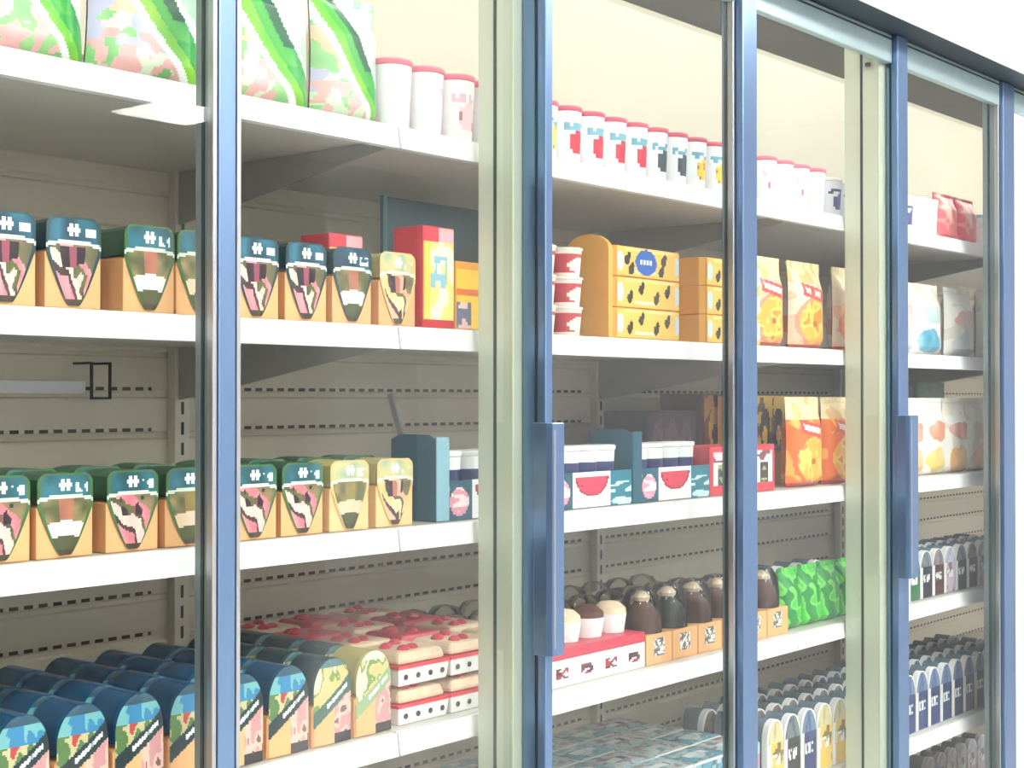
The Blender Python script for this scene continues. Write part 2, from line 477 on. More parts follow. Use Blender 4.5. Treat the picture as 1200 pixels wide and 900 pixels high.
CUPART['redlabel'] = lambda t, v: (190, 52, 64) if .12 < v < .86 and not (((t - .53) * 7) ** 2 + ((v - .42) / .28) ** 2 < 1) else (246, 224, 206)
CUPART['navyband'] = lambda t, v: (28, 44, 104) if .52 < v < .80 else (206, 60, 74) if v < .42 and abs(t - .52) < .09 else (240, 240, 240)

# ---- yellow multipack carton with dark spots
def spotted_carton(emblem, seed):
    r = empty('dessert_carton'); w, d, h = .232, .10, .0575
    sp = [(.20, .30), (.38, .62), (.62, .30), (.80, .58)] if not emblem else [(.16, .55), (.22, .2), (.74, .62), (.70, .2)]
    def art(a, b):
        if a < .11 or a > .93: return (196, 214, 222) if ((a - (.055 if a < .5 else .965)) / .045) ** 2 + ((b - .5) / .36) ** 2 < 1 else (240, 190, 84)
        if emblem and ((a - .46) / .17) ** 2 + ((b - .52) / .46) ** 2 < 1:
            return (232, 240, 246) if (.44 < b < .62 and .36 < a < .56 and int(a * 60) % 3) else (40, 92, 176)
        for i, (sx, sz) in enumerate(sp):
            if ((a - sx) / .042) ** 2 + ((b - sz) / .17) ** 2 < 1 or ((a - sx - .028) / .028) ** 2 + ((b - sz - .16) / .14) ** 2 < 1: return (44, 32, 30)
        if b > .88: return (250, 214, 130)
        if .10 < b < .22 and .28 < a < .62: return (246, 216, 190)
        return (242, 192, 88)
    def outline(z):
        c = .012; return [(-w / 2 + c, -d / 2), (w / 2 - c, -d / 2), (w / 2, -d / 2 + c), (w / 2, d / 2), (-w / 2, d / 2), (-w / 2, -d / 2 + c)]
    MB().prism_z(outline(0), 0, h).build('carton', 'yellow', r, bevel=.002)
    MB().sheet(60, 18, lambda a, b: ((a - .5) * (w - .022), -d / 2 - .0008, .002 + (h - .004) * b), art).build('printed_front', 'print', r)
    return r

def carton_side_tab():
    r = empty('carton_display_tab')
    MB().prism_x([(-.05, 0), (.05, 0), (.05, .165)] + [(.05 * math.cos(math.pi * i / 10), .165 + .03 * math.sin(math.pi * i / 10)) for i in range(1, 10)] + [(-.05, .165)], -.006, .006).build('side_panel', 'yellow', r, bevel=.001)
    return r

# ---- yogurt multipack tray: dark teal tray, end tab, white card with a melon slice
def multipack_tray(tab='teal_card'):
    r = empty('multipack_tray'); w, d = TW - .003, .10; y0 = -d / 2
    m = MB(); m.box(-w / 2, w / 2, y0, -y0, 0, .003); m.box(-w / 2 + .007, w / 2, y0, y0 + .002, .003, .040); m.box(-w / 2 + .007, w / 2, -y0 - .002, -y0, .003, .040); m.box(w / 2 - .002, w / 2, y0 + .002, -y0 - .002, .003, .040)
    m.build('tray', 'teal_card', r)
    MB().prism_x([(y0, .003), (-y0, .003), (-y0, .132), (-y0 - .02, .140), (y0 + .02, .140), (y0, .132)], -w / 2, -w / 2 + .006).build('end_tab', 'teal_card', r)
    MB().box(-w / 2 + .0005, -w / 2 + .030, y0 - .0022, y0 - .0002, .0005, .136).build('tab_front', tab, r)
    n = vnoise('melon')
    def art(a, b):
        if .24 < a < .72:
            q = ((a - .48) / .215) ** 2 + ((b - .86) / .56) ** 2
            if b < .88 and q < .80: return (232, 52, 84) if n(a, b, 15) > .12 else (90, 26, 40)
            if b < .88 and q < 1.0: return (150, 24, 52)
            return (244, 244, 244)
        if a >= .72: return (18, 118, 138) if n(a, b, 12) > .45 or b > .7 else (196, 224, 228)
        if ((a - .10) / .10) ** 2 + ((b - .45) / .36) ** 2 < 1: return (232, 150, 170) if n(a, b, 10) > .4 else (246, 226, 226)
        return (14, 84, 104)
    MB().sheet(60, 22, lambda a, b: (-w / 2 + .032 + (w - .033) * a, y0 - .0014, .001 + .064 * b), art).build('front_card', 'print', r)
    return r

# ---- red/white cup carton
def red_carton(artk):
    r = empty('red_dessert_carton'); w, d, h = .262, .10, .100
    n = vnoise(('rc', artk))
    def art(a, b):
        k = (a * 3.0) % 1
        if b < .16 or b > .93 or k < .08 or k > .92: return (224, 58, 70)
        if .30 < k < .72 and .2 < b < .62: return (66, 50, 48) if n(a, b, 12) > .42 else (150, 170, 120)
        if b > .7: return (236, 206, 210) if n(a, b, 10) > .4 else (120, 60, 70)
        return (240, 232, 230)
    MB().box(-w / 2, w / 2, -d / 2, d / 2, 0, h).build('carton', 'red', r, bevel=.002)
    MB().sheet(60, 22, lambda a, b: ((a - .5) * (w - .008), -d / 2 - .0008, .003 + (h - .006) * b), art).build('printed_front', 'print', r)
    return r

# ---- tall printed carton (behind the front row)
def tall_carton(m, w, d, h, c1, c2):
    r = empty('tall_carton'); n = vnoise((m, c1))
    MB().box(-w / 2, w / 2, -d / 2, d / 2, 0, h).build('carton', m, r, bevel=.002)
    def art(a, b):
        for k in range(3):
            if ((a - .2 - .3 * k) / .11) ** 2 + ((b - .62) / .26) ** 2 < 1: return c2 if ((a - .2 - .3 * k) / .05) ** 2 + ((b - .55) / .12) ** 2 < 1 else c1
        return mixc(c2, c1, .75 if n(a, b, 8) > .66 else .12)
    MB().sheet(36, 30, lambda a, b: ((a - .5) * (w - .008), -d / 2 - .0008, .004 + (h - .008) * b), art).build('printed_front', 'print', r)
    return r

# ---- clear clamshell dessert box
def dessert_box(cake, w=.118, d=.105):
    r = empty('dessert_box'); h = .052
    def ring(sc, z): return [(x * sc, y * sc, z) for x, y in ((-w / 2, -d / 2), (w / 2, -d / 2), (w / 2, d / 2), (-w / 2, d / 2))]
    m = MB(); a, b = ring(.94, 0), ring(1, h * .52)
    m.add(a + b, [(3, 2, 1, 0), (4, 5, 6, 7)] + [(i, (i + 1) % 4, 4 + (i + 1) % 4, 4 + i) for i in range(4)])
    m.build('base', 'paper', r, bevel=.002)
    MB().box(-w / 2 - .001, w / 2 + .001, -d / 2 - .001, d / 2 + .001, h * .525, h * .62).build('rim', 'red', r)
    n = vnoise(('db', cake))
    m = MB(); m.add(ring(.93, h * .63) + ring(.84, h), [(3, 2, 1, 0), (4, 5, 6, 7)] + [(i, (i + 1) % 4, 4 + (i + 1) % 4, 4 + i) for i in range(4)])
    m.build('cake', cake, r, bevel=.006)
    t = MB()
    for k in range(5):
        g = rnd('top', cake, k); x, y = (g.random() - .5) * w * .6, (g.random() - .5) * d * .6
        t.lathe([(.010, h * 1.0), (.011, h * 1.04), (.007, h * 1.12), (.001, h * 1.15)], 8, cx=x, cy=y)
    t.build('topping', 'berry', r, smooth=True)
    mk = MB()
    for k in range(4):
        x = -w * .36 + k * w * .24; mk.lathe([(.0045, 0), (.0045, .001)], 10, cx=0, cy=0)
        for q in range(len(mk.v) - 20, len(mk.v)):
            v = mk.v[q]; mk.v[q] = (x + v[0], -d / 2 - .0002 - v[2] + .0006, h * .27 + v[1])
    mk.build('printed_mark', 'dark', r)
    return r

def dessert_tray(w, d=.105):
    r = empty('dessert_tray'); n = vnoise('tray'); h = .048
    MB().box(-w / 2, w / 2, -d / 2, d / 2, 0, h).build('carton', 'paper', r, bevel=.001)
    m = MB(); m.box(-w / 2 - .001, w / 2 + .001, -d / 2 - .001, d / 2 + .001, h + .0002, h + .020); m.build('top_band', 'berry', r, bevel=.003)
    def art(a, b):
        k = (a * 4) % 1
        if .25 < b < .72 and .3 < k < .78 and n(a * 2 % 1, b, 15) > .38: return (70, 36, 48) if n(b, a, 12) > .4 else (160, 40, 60)
        return (238, 236, 234)
    MB().sheet(56, 14, lambda a, b: ((a - .5) * (w - .004), -d / 2 - .0008, .002 + (h - .004) * b), art).build('printed_front', 'print', r)
    return r

def cake_cup(cake):
    r = empty('dessert_cup'); R = .034
    MB().lathe([(R * .8, 0), (R * .96, .036)], 20).build('cup', 'white_pl', r, smooth=True)
    MB().lathe([(R * .93, .0365), (R * .9, .046), (R * .55, .056), (.002, .059)], 20).build('cake', cake, r, smooth=True)
    return r

def domed_kraft_box(cake, w=.088):
    """kraft box with dark cake standing up inside a clear dome"""
    r = empty('cake_box'); d, h = .085, .058
    MB().prism([(-w / 2, 0), (w / 2, 0), (w / 2, h), (-w / 2, h)], -d / 2, d / 2).build('carton', 'kraft', r, bevel=.001)
    n = vnoise(('kb', cake))
    MB().sheet(12, 12, lambda a, b: (-.020 + .036 * a, -d / 2 - .0006, .016 + .034 * b), lambda a, b: (96, 92, 88) if n(a, b, 9) > .5 else (232, 230, 224)).build('label', 'print', r)
    MB().lathe([(w * .40, h + .0005), (w * .42, h + .018), (w * .34, h + .042), (w * .16, h + .058), (.002, h + .062)], 18).build('cake', cake, r, smooth=True)
    MB().lathe([(w * .46, h + .0006), (w * .465, h + .030), (w * .42, h + .066), (w * .28, h + .084), (.003, h + .088)], 22).build('clear_dome', 'clear', r, smooth=True)
    MB().lathe([(w * .17, h + .0605), (w * .20, h + .068), (w * .10, h + .078), (.002, h + .080)], 14).build('cream_top', 'cake', r, smooth=True)
    return r

def clear_cup(k):
    r = empty('clear_dessert_cup'); R = .040
    MB().lathe([(R * .72, 0), (R * .94, .058)], 20).build('cup', ('grey_blue', 'shelf_grey', 'choc')[k], r, smooth=True)
    MB().lathe([(R * .88, .0585), (R * .8, .070), (R * .4, .080), (.002, .083)], 18).build('filling', ('cake', 'choc', 'cake')[k], r, smooth=True)
    MB().lathe([(R, .0575), (R * 1.02, .0605), (R * .98, .064), (R * .92, .084), (R * .62, .100), (.003, .105)], 24).build('dome_lid', 'clear', r, smooth=True)
    return r

def slim_pack(kind, h=.125):
    """narrow upright pouch, printed front, white side gusset, arched top"""
    r = empty('snack_pouch'); w, d = .070, .060
    c = {'navy': (26, 50, 108), 'green': (30, 110, 70), 'black': (30, 32, 40), 'brown': (84, 44, 40), 'lilac': (190, 170, 190), 'gold': (226, 186, 84)}[kind]
    n = vnoise(('sp', kind))
    MB().prism(arch(w, 0, h, n=10, k=.45), -d / 2, d / 2, taper=.62).build('pouch', 'grey_blue', r, smooth=True)
    sd = arch(w, 0, h, n=10, k=.45)
    MB().prism([(x, z) for x, z in arch(w * 1.012, .001, h * 1.004, n=10, k=.45)], -d / 2 - .0004, -d / 2 + .014, taper=.97).build('side_gusset', 'white_pl', r, smooth=True)
    def width(b): return w * .96 * (1 if b < .55 else math.sqrt(max(.03, 1 - ((b - .55) / .46) ** 2)))
    def art(a, b):
        if b > .66: return mixc(c, (110, 150, 190), .45) if n(a, b, 7) > .5 else mixc(c, (190, 206, 210), .5)
        if .34 < b < .5 and .2 < a < .8 and n(a, b, 14) > .4: return (226, 230, 232)
        if a < .16: return (236, 234, 226)
        return c if n(a, b, 8) > .30 else mixc(c, (10, 10, 20), .5)
    MB().sheet(18, 24, lambda a, b: ((a - .5) * width(b), -d / 2 - .0015, h * (.015 + .965 * b)), art).build('printed_front', 'print', r)
    return r

def flat_tray_pack(k):
    """low tray with a printed film lid, seen from above"""
    r = empty('tray_pack'); w, d, h = .128, .092, .108
    n, n2 = vnoise(('ft', k)), vnoise(('ft2', k))
    m = MB(); m.prism_z([(-w / 2, -d / 2), (w / 2, -d / 2), (w / 2, d / 2), (-w / 2, d / 2)], 0, h, scale=1.0); m.build('tray', 'teal_card_pale' if k % 2 else 'white_pl', r, bevel=.003)
    pal = [[(150, 190, 190), (40, 110, 130), (206, 150, 160), (210, 220, 216)], [(176, 196, 196), (40, 70, 110), (190, 90, 110), (220, 214, 210)], [(30, 140, 180), (110, 190, 200), (226, 214, 214), (40, 60, 90)]][k % 3]
    def art(a, b):
        v = n(a, b, 7)
        c = pal[0] if v > .56 else pal[3] if v > .44 else pal[2] if n2(a, b, 9) > .5 else pal[1]
        if .36 < b < .56 and .2 < a < .8: return (226, 232, 234) if n2(a, .4, 14) > .3 else pal[1]
        return mixc(c, (176, 196, 198), .40)
    MB().sheet(24, 18, lambda a, b: ((a - .5) * (w - .004), (b - .5) * (d - .004), h + .0012 + .004 * math.sin(math.pi * a) * math.sin(math.pi * b)), art).build('film_lid', 'print_film', r, smooth=True)
    MB().sheet(24, 10, lambda a, b: ((a - .5) * (w - .008), -d / 2 - .0008, .004 + (h - .008) * b), lambda a, b: art(b, a)).build('printed_side', 'print', r)
    return r

def gable_pack(h=.19):
    """tall red-topped pack, white and yellow lower front"""
    r = empty('tall_snack_pack'); w, d = .074, .066; n = vnoise('gp')
    MB().box(-w / 2, w / 2, -d / 2, d / 2, 0, h * .985).build('carton', 'red', r, bevel=.002)
    def art(a, b):
        if b > .86: return (232, 70, 84) if a < .5 else (244, 190, 196)
        if b < .07: return (210, 40, 50)
        if .40 < b < .70 and .2 < a < .8 and n(a, b, 10) > .5: return (150, 196, 214)
        if a < .22: return (246, 216, 90)
        return (244, 238, 216) if n(a, b, 7) > .42 else (246, 226, 130)
    MB().sheet(18, 28, lambda a, b: ((a - .5) * (w - .003), -d / 2 - .0008, .002 + (h * .985 - .004) * b), art).build('printed_front', 'print', r)
    return r

def yellow_pack(h=.10, key='y'):
    r = empty('yellow_snack_box'); w, d = .085, .07; n = vnoise(key)
    MB().box(-w / 2, w / 2, -d / 2, d / 2, 0, h).build('carton', 'yellow', r, bevel=.002)
    def art(a, b):
        if b > .9: return (246, 160, 50)
        if b < .42 and a < .45: return (110, 110, 140) if n(a, b, 9) > .4 else (236, 196, 180)
        if .5 < b < .6: return (232, 110, 30)
        return (250, 204, 50)
    MB().sheet(18, 20, lambda a, b: ((a - .5) * (w - .003), -d / 2 - .0008, .002 + (h - .004) * b), art).build('printed_front', 'print', r)
    return r

# ================================================================== the cabinet
cab = empty('refrigerated_display_cabinet', (0, 0, 0))
tag(cab, 'tall glazed refrigerated display cabinet with white shelves and blue framed glass doors', 'refrigerated cabinet')
X0, X1 = -0.85, 5.40
UP = [-0.85 + 0.0, 0.40, 1.65, 2.90, 4.15, 5.40]
# back panel, ribbed every 75 mm
prof = []
z = 1.022 - .0713 * 10
prof.append((YB, .25))
while z < 2.30:
    prof += [(YB, z), (YB + .0045, z + .003), (YB + .0045, z + .010), (YB, z + .014)]
    z += 0.0713
poly = prof + [(YB + .03, z), (YB + .03, .25)]
bp = MB().prism_x(poly, X0, X1).build('back_panel', 'slotted', cab)
MB().prism_x([(YB - .001, 2.02), (YB - .028, 2.022), (YB - .034, 2.04), (2.02, 2.370), (2.02, 2.384), (YB - .001, 2.384)], X0, X1).build('air_baffle', 'cream', cab)
for k in range(5):
    gr = MB(); q = UP[k] + .020
    gr.box(UP[k] + .018, UP[k + 1] - .018, YB - .003, YB - .0005, 1.895, 2.018)
    while q < UP[k + 1] - .030:
        gr.box(q, q + .008, YB - .011, YB - .003, 1.895, 2.018); q += .018
    gr.build('air_grille', 'shelf_grey', cab)
MB().box(X0, X1, 1.60, YB + .03, 2.385, 2.50).build('cabinet_ceiling', 'ceil_in', cab)
MB().box(X1, X1 + .05, 1.50, YB + .03, .02, 2.50).build('end_panel', 'cream', cab)
MB().box(X0 - .05, X0, 1.50, YB + .03, .02, 2.50).build('end_panel', 'cream', cab)
MB().box(X0, X1, 1.50, YB + .03, .02, .245).build('plinth', 'white', cab, bevel=.004)
# uprights with slots
for x in UP[1:5]:
    u = MB().box(x - .016, x + .016, YB - .022, YB - .0005, .25, 2.018).build('upright', 'cream', cab, bevel=.001)
    sl = MB()
    zz = .27
    while zz < 1.99:
        sl.box(x - .0030, x + .0030, YB - .0226, YB - .0215, zz, zz + .022); zz += .036
    sl.build('slot_pattern', 'gasket', u)
LEV = ['top', 'second', 'third', 'fourth', 'fifth']
for lv in LEV:
    zt = SHELF_Z[lv]
    for k in range(5):
        xa, xb = UP[k] + .002, UP[k + 1] - .002
        s_ = MB().box(xa, xb, YS + .004, YB - .0005, zt - .022, zt).build('shelf', 'shelf_grey', cab, bevel=.0015)
        MB().prism_x([(YS + .003, zt - .002), (YS - .002, zt - .001), (YS - .007, zt - .036), (YS + .010, zt - .036), (YS + .010, zt - .024), (YS + .003, zt - .024)], xa, xb).build('price_rail', 'rail', s_, bevel=.001)
    for x in UP[1:5]:
        MB().prism_x([(YS + .016, zt - .0225), (YB - .024, zt - .0225), (YB - .024, zt - .115), (YB - .10, zt - .105), (YS + .016, zt - .034)], x - .010, x - .006).build('bracket', 'bracket', cab)
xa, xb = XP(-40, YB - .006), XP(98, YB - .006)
MB().box(xa, xb, YB - .012, YB - .0005, ZP(50, 461, YB), ZP(50, 446, YB)).build('white_strip', 'white', cab, bevel=.001)  # plain white strip along the back panel
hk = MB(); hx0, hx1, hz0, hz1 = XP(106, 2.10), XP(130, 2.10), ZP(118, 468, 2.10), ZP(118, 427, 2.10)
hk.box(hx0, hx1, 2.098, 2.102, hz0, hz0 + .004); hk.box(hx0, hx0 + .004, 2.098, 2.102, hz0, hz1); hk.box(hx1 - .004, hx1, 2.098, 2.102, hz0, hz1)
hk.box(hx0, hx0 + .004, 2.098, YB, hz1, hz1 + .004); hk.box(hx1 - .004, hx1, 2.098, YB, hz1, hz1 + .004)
hk.build('dark_u_outline', 'gasket', cab)  # dark U-shaped outline in front of the back panel
# deck tray at the bottom
MB().box(X0, X1, YS, YB - .026, .246, .28).build('deck', 'shelf_grey', cab, bevel=.002)

# door boundaries along the front: (front face of the post from, to, back edge of its near side) in frame pixels
STILE = [(256, 277, 249), (639, 648, 612), (871, 888, 856), (1053, 1065, 1039), (1177, 1190, 1167)]
POST = [(248, 228), (601, 560), (856, 846), (1031, 990), (1167, 1152)]
def YX(px, x):
    u = (px - 600) / F
    return x * (SY_ - CY_ * u) / (CY_ + SY_ * u)
ST = []
for a_, b_, c_ in STILE:
    x_ = XP(c_, 1.503); yf_ = YX(a_, x_); ST.append((x_, XP(b_, yf_), yf_))
gap_ = ST[2][0] - ST[0][0]
ST = [tuple((ST[1][0] - gap_, ST[1][1] - gap_, ST[1][2]))] + ST + [tuple((ST[4 - 1][0] + gap_, ST[3][1] + gap_, ST[3][2]))]
ZB, ZT = 0.16, 2.276       # door bottom / top
for i, (p0, p1) in enumerate(POST):
    handle_side = i in (1, 3)
    x = XP(p0, 1.505); y1 = YX(p1, x); xr = ST[i + 1][0] + .012
    o = MB().box(x, xr, 1.505, y1, ZB, 2.38).build('mullion', 'post' if handle_side else 'post_grey', cab, bevel=.002)
    ym = (1.505 + y1) / 2
    MB().box(x - .0012, x + .001, ym - .003, ym + .003, ZB, 2.30).build('groove', 'gasket', o)
    if handle_side:
        MB().lathe([(.006, 0), (.006, .008)], 12, cx=0, cy=0).build('hinge_pin', 'gasket', o).location = (x - .006, 1.53, 2.205)
MB().box(X0, X1, 1.53, 1.59, .10, ZB - .005).build('sill', 'post_grey', cab, bevel=.003)
MB().box(X0, X1, 1.53, 1.59, 2.30, 2.45).build('header_beam', 'teal_rail', cab, bevel=.002)
MB().prism_x([(1.625 + .010 * math.cos(a * math.pi / 6), 2.368 + .010 * math.sin(a * math.pi / 6)) for a in range(12)], X0 + .05, X1 - .05).build('led_tube', 'led', cab)
# white canopy over the doors
MB().prism_x([(1.407, 2.276), (1.40, 2.282), (1.395, 2.86), (1.41, 2.88), (2.19, 2.88), (2.19, 2.52), (1.50, 2.52), (1.50, 2.36), (1.41, 2.34), (1.41, 2.276)], X0, X1 + .05).build('canopy', 'white', cab, bevel=.003)
MB().box(X0, X1, 1.408, 1.529, 2.2765, 2.284).build('shadow_gap_plate', 'gasket', cab)  # dark sheet paints the shadow gap between canopy and door tops

def glass_door(i, L, R):
    """odd doors carry the deep posts (a box handle on the far one); even doors are frameless panes closing against them"""
    framed = i % 2 == 1
    g0, g1 = 1.494, 1.500
    if framed:
        a, b = L[0], R[1]; wl, wr = L[1] - L[0], R[1] - R[0]
        m = MB(); m.box(a, a + wl, L[2], 1.503, ZB, ZT); f = m.build('glass_door', 'blue', cab, bevel=.0025)
        MB().box(R[0], b, R[2], 1.503, ZB, ZT).build('stile', 'blue', f, bevel=.0025)
        MB().box(R[0] - .002, R[0] - .0002, R[2] + .016, R[2] + .020, ZB, ZT).build('stile_groove', 'gasket', f)
        MB().box(a + wl, a + wl + .006, g0 - .004, g1 + .003, ZB + .09, ZT - .064).build('glazing_bead', 'steel', f)
        pa, pb = a + wl, R[0] - .0025
    else:
        a, b = L[1] + .003, R[0] - .003
        f = MB().box(b - .007, b, g0 - .004, g1 + .002, ZB, ZT).build('glass_door', 'steel', cab, bevel=.0015)
        MB().box(a, a + .007, g0 - .004, g1 + .002, ZB, ZT).build('stile', 'post_grey', f, bevel=.0015)
        pa, pb = a + .007, b - .007
    zt = ZT - .064
    rl = MB().box(pa, pb, g0 - .008, g1 + .004, zt, ZT).build('top_rail', 'teal_rail', f, bevel=.003)
    MB().box(pa, pb, g0 - .0088, g0 - .0078, ZT - .012, ZT - .008).build('groove', 'gasket', rl)
    MB().box(pa, pb, g0 - .008, g1 + .004, ZB, ZB + .09).build('bottom_rail', 'teal_rail', f, bevel=.003)
    if i == 5:
        MB().box(pa, pb, g0, g1, ZB + .09, zt).build('reflection_panel', 'wall', f)  # opaque white stands in for a bright reflection in this door's glass
    else:
        MB().box(pa, pb, g0, g1, ZB + .09, zt).build('pane', 'glass', f)
    if framed and i < 5:
        zc, hh = CZ - .222, .184; c = .010
        x0 = R[0] - .004; yf = YX((646, 1066)[i // 2], x0); x1 = XP((663, 1077)[i // 2], yf)
        pr_ = [(x0, yf + c), (x0 + c * .4, yf), (x1 - .004, yf), (x1, yf + .004), (x1, R[2] - .0005), (R[0], R[2] - .0005), (R[0] - .0005, 1.478), (x0, 1.478)]
        MB().prism_z(pr_, zc - hh, zc + hh).build('handle', 'blue', f, bevel=.006)
        MB().box(x0 + .006, x0 + .010, yf - .0012, yf + .001, zc - hh + .012, zc + hh - .012).build('handle_trim', 'steel', f)
    return f
for i in range(6): glass_door(i, ST[i], ST[i + 1])

# ================================================================== goods
KRAFT_G = 'kraft sandwich packs on the second shelf'
def xs(px, y=1.615): return XP(px, y)
FY = 1.618      # front face of the front row
# ---- second shelf: kraft packs
s2 = [(8, 'ham', 'lid_teal'), (87, 'ham', 'lid_teal'), (176, 'egg', 'lid_green'), (236, 'greens', 'lid_green'), (302, 'ham', 'lid_teal'), (360, 'ham', 'lid_teal'), (414, 'egg', 'lid_teal'), (467, 'chicken', 'lid_cream')]
LOOK = {'ham': 'with pink ham window', 'egg': 'with pale egg window', 'greens': 'with leafy window', 'chicken': 'with orange chicken window'}
LIDN = {'lid_teal': 'teal-topped', 'lid_green': 'green-topped', 'lid_cream': 'cream-topped', 'lid_navy': 'navy-topped'}
for px, fl, ld in s2:
    put((kraft_sandwich_pack, fl, ld, .115), xs(px), FY + .033, 'second', f'{LIDN[ld]} kraft sandwich pack {LOOK[fl]}', 'sandwich pack', KRAFT_G)
xx = [xs(px) for px, _, _ in s2]
for i, (px, fl, ld) in enumerate(s2[:6]):
    put((kraft_sandwich_pack, ('greens', 'egg')[i % 2], 'lid_green', .115), xs(px) + .004, FY + .033 + .085, 'second', f'green-topped kraft sandwich pack {LOOK[("greens", "egg")[i % 2]]}', 'sandwich pack', 'kraft sandwich packs behind the front row', row='second')
# tall red pack, yellow boxes
put((gable_pack, .166), xs(516), FY + .034, 'second', 'tall red-topped snack pack with white and yellow front', 'snack pack', None)
put((gable_pack, .150), xs(455), FY + .034 + .09, 'second', 'red-topped snack pack peeking over the sandwich packs', 'snack pack', None, row='second')
put((yellow_pack, .112), xs(556), FY + .036, 'second', 'yellow and orange snack box', 'snack box', 'yellow snack boxes')
put((yellow_pack, .112), xs(600), FY + .036, 'second', 'yellow and orange snack box', 'snack box', 'yellow snack boxes')
# cup stacks
for c, px in enumerate((650, 681)):
    for t in range(3):
        put((lidded_cup, .033, .0545, 'redlabel', 'white_pl'), xs(px), FY + .034, 'second', f'red-labelled dessert cup, {("bottom", "middle", "top")[t]} of its stack', 'dessert cup', 'stacked red dessert cups', dz=t * .0535)
# spotted yellow cartons
for c, px in enumerate((762, 862)):
    for t in range(3):
        put((spotted_carton, t == 2 and c == 0, 0), xs(px), FY + .051, 'second', ('yellow carton with dark spots and blue emblem' if t == 2 and c == 0 else f'yellow dark-spotted carton, {("bottom", "middle", "top")[t]} of its stack'), 'dessert carton', 'yellow spotted cartons', dz=t * .0583)
put((carton_side_tab,), xs(762) - .116 - .0075, FY + .051, 'second', 'yellow rounded cardboard panel beside the spotted cartons', 'display panel', None)
# orange-pink bags
for px, a in ((910, 'orange0'), (958, 'orange1'), (1008, 'orange0')):
    put((pillow_bag, 'snack_bag', .150, .197, .06, a), xs(px), FY + .034, 'second', 'orange-pink snack bag with red name strip', 'snack bag', 'orange snack bags on the second shelf')
for px, a, dsc in ((1064, 'white_pink', 'white snack bag with pink band'), (1097, 'white_teal', 'white snack bag with blue foot'), (1136, 'white_pink', 'white snack bag with pink band'), (1172, 'white_blush', 'white snack bag with blush band')):
    put((pillow_bag, 'snack_bag', .176, .185, .06, a), xs(px), FY + .034, 'second', dsc, 'snack bag', 'white snack bags on the second shelf')

# ---- third shelf
KRAFT3 = 'kraft sandwich packs on the third shelf'
s3 = [(2, 'ham', 'lid_green', 'kraft'), (78, 'egg', 'lid_green', 'kraft'), (157, 'ham', 'lid_green', 'kraft'), (224, 'greens', 'lid_green', 'kraft'), (300, 'ham', 'lid_green', 'kraft'), (356, 'ham', 'lid_green', 'kraft'), (411, 'greens', 'lid_cream', 'kraft_pale'), (464, 'chicken', 'lid_cream', 'kraft_pale')]
for px, fl, ld, cd in s3:
    put((kraft_sandwich_pack, fl, ld, .106, cd), xs(px), FY + .033, 'third', f'{LIDN[ld]} kraft sandwich pack {LOOK[fl]}', 'sandwich pack', KRAFT3)
for i, (px, fl, ld, cd) in enumerate(s3):
    put((kraft_sandwich_pack, ('greens', 'ham')[i % 2], 'lid_green', .108), xs(px) + .006, FY + .033 + .085, 'third', f'green-topped kraft sandwich pack {LOOK[("greens", "ham")[i % 2]]}', 'sandwich pack', 'kraft sandwich packs behind the front row of the third shelf', row='second')
for px in (541, 655, 748):
    xw = XP(px, FY) if px != 541 else XP(513, FY) + .145
    pass
tray_x = [XP(511, FY) + .145, XP(636, FY) + .145, XP(741, FY) + .145]
TW = (XP(741, FY) - XP(511, FY)) / 2
tray_x = [XP(511, FY) + TW * (k + .5) for k in range(3)]
print('TW', TW)
for tx in tray_x:
    put((multipack_tray, 'teal_card_pale' if tx == tray_x[0] else 'teal_card'), tx, FY + .052, 'third', 'yogurt tray with ' + ('pale blue tab' if tx == tray_x[0] else 'teal tab') + ' and melon card', 'multipack tray', 'yogurt multipack trays')
    for k in range(4):
        put((lidded_cup, .0335, .112, 'navyband', 'white_pl'), tx - TW / 2 + .071 + (TW - .110) / 3 * k, FY + .052, 'third', 'white-lidded yogurt cup with navy band in tray', 'yogurt cup', 'yogurt cups in the teal trays', dz=.0035)
put((red_carton, 0), tray_x[2] + TW / 2 + .134, FY + .052, 'third', 'red carton of dessert cups with white windows', 'dessert carton', None)
put((tall_carton, 'purple_dark', .20, .12, .17, (92, 78, 92), (62, 52, 66)), XP(775, 1.90), 1.93, 'third', 'dark purple carton standing behind the yogurt trays', 'carton', 'dark tall cartons', row='rear')
put((tall_carton, 'maroon', .24, .12, .21, (206, 160, 70), (92, 26, 34)), XP(775, 1.90) + .225, 1.915, 'third', 'maroon carton with yellow print behind the red carton', 'carton', 'dark tall cartons', row='rear')
put((tall_carton, 'yellow', .215, .10, .205, (40, 32, 22), (246, 204, 84)), XP(912, 1.742), 1.792, 'third', 'black and yellow patterned carton behind the orange bags', 'carton', 'dark tall cartons', row='rear')
for px, a in ((956, 'hot0'), (996, 'hot1'), (1034, 'hot0')):
    put((pillow_bag, 'snack_bag', .155, .202, .06, a), xs(px), FY + .034, 'third', 'bright orange snack bag with red name strip', 'snack bag', 'orange snack bags on the third shelf')
for px, a, dsc in ((1079, 'white_orange', 'white snack bag with orange foot'), (1105, 'white_gold', 'white snack bag with golden foot'), (1131, 'white_orange', 'white snack bag with orange foot'), (1157, 'white_blush', 'white snack bag with blush foot')):
    put((pillow_bag, 'snack_bag', .140, .200, .055, a), xs(px), FY + .034, 'third', dsc, 'snack bag', 'white snack bags on the third shelf')
put((tall_carton, 'green', .19, .10, .245, (20, 130, 80), (8, 100, 60)), 4.03, 1.84, 'third', 'tall green carton behind the white snack bags', 'carton', None, row='rear')
put((tall_carton, 'purple_dark', .20, .10, .235, (40, 40, 44), (30, 30, 34)), 3.82, 1.84, 'third', 'tall black carton beside the green carton', 'carton', None, row='rear')

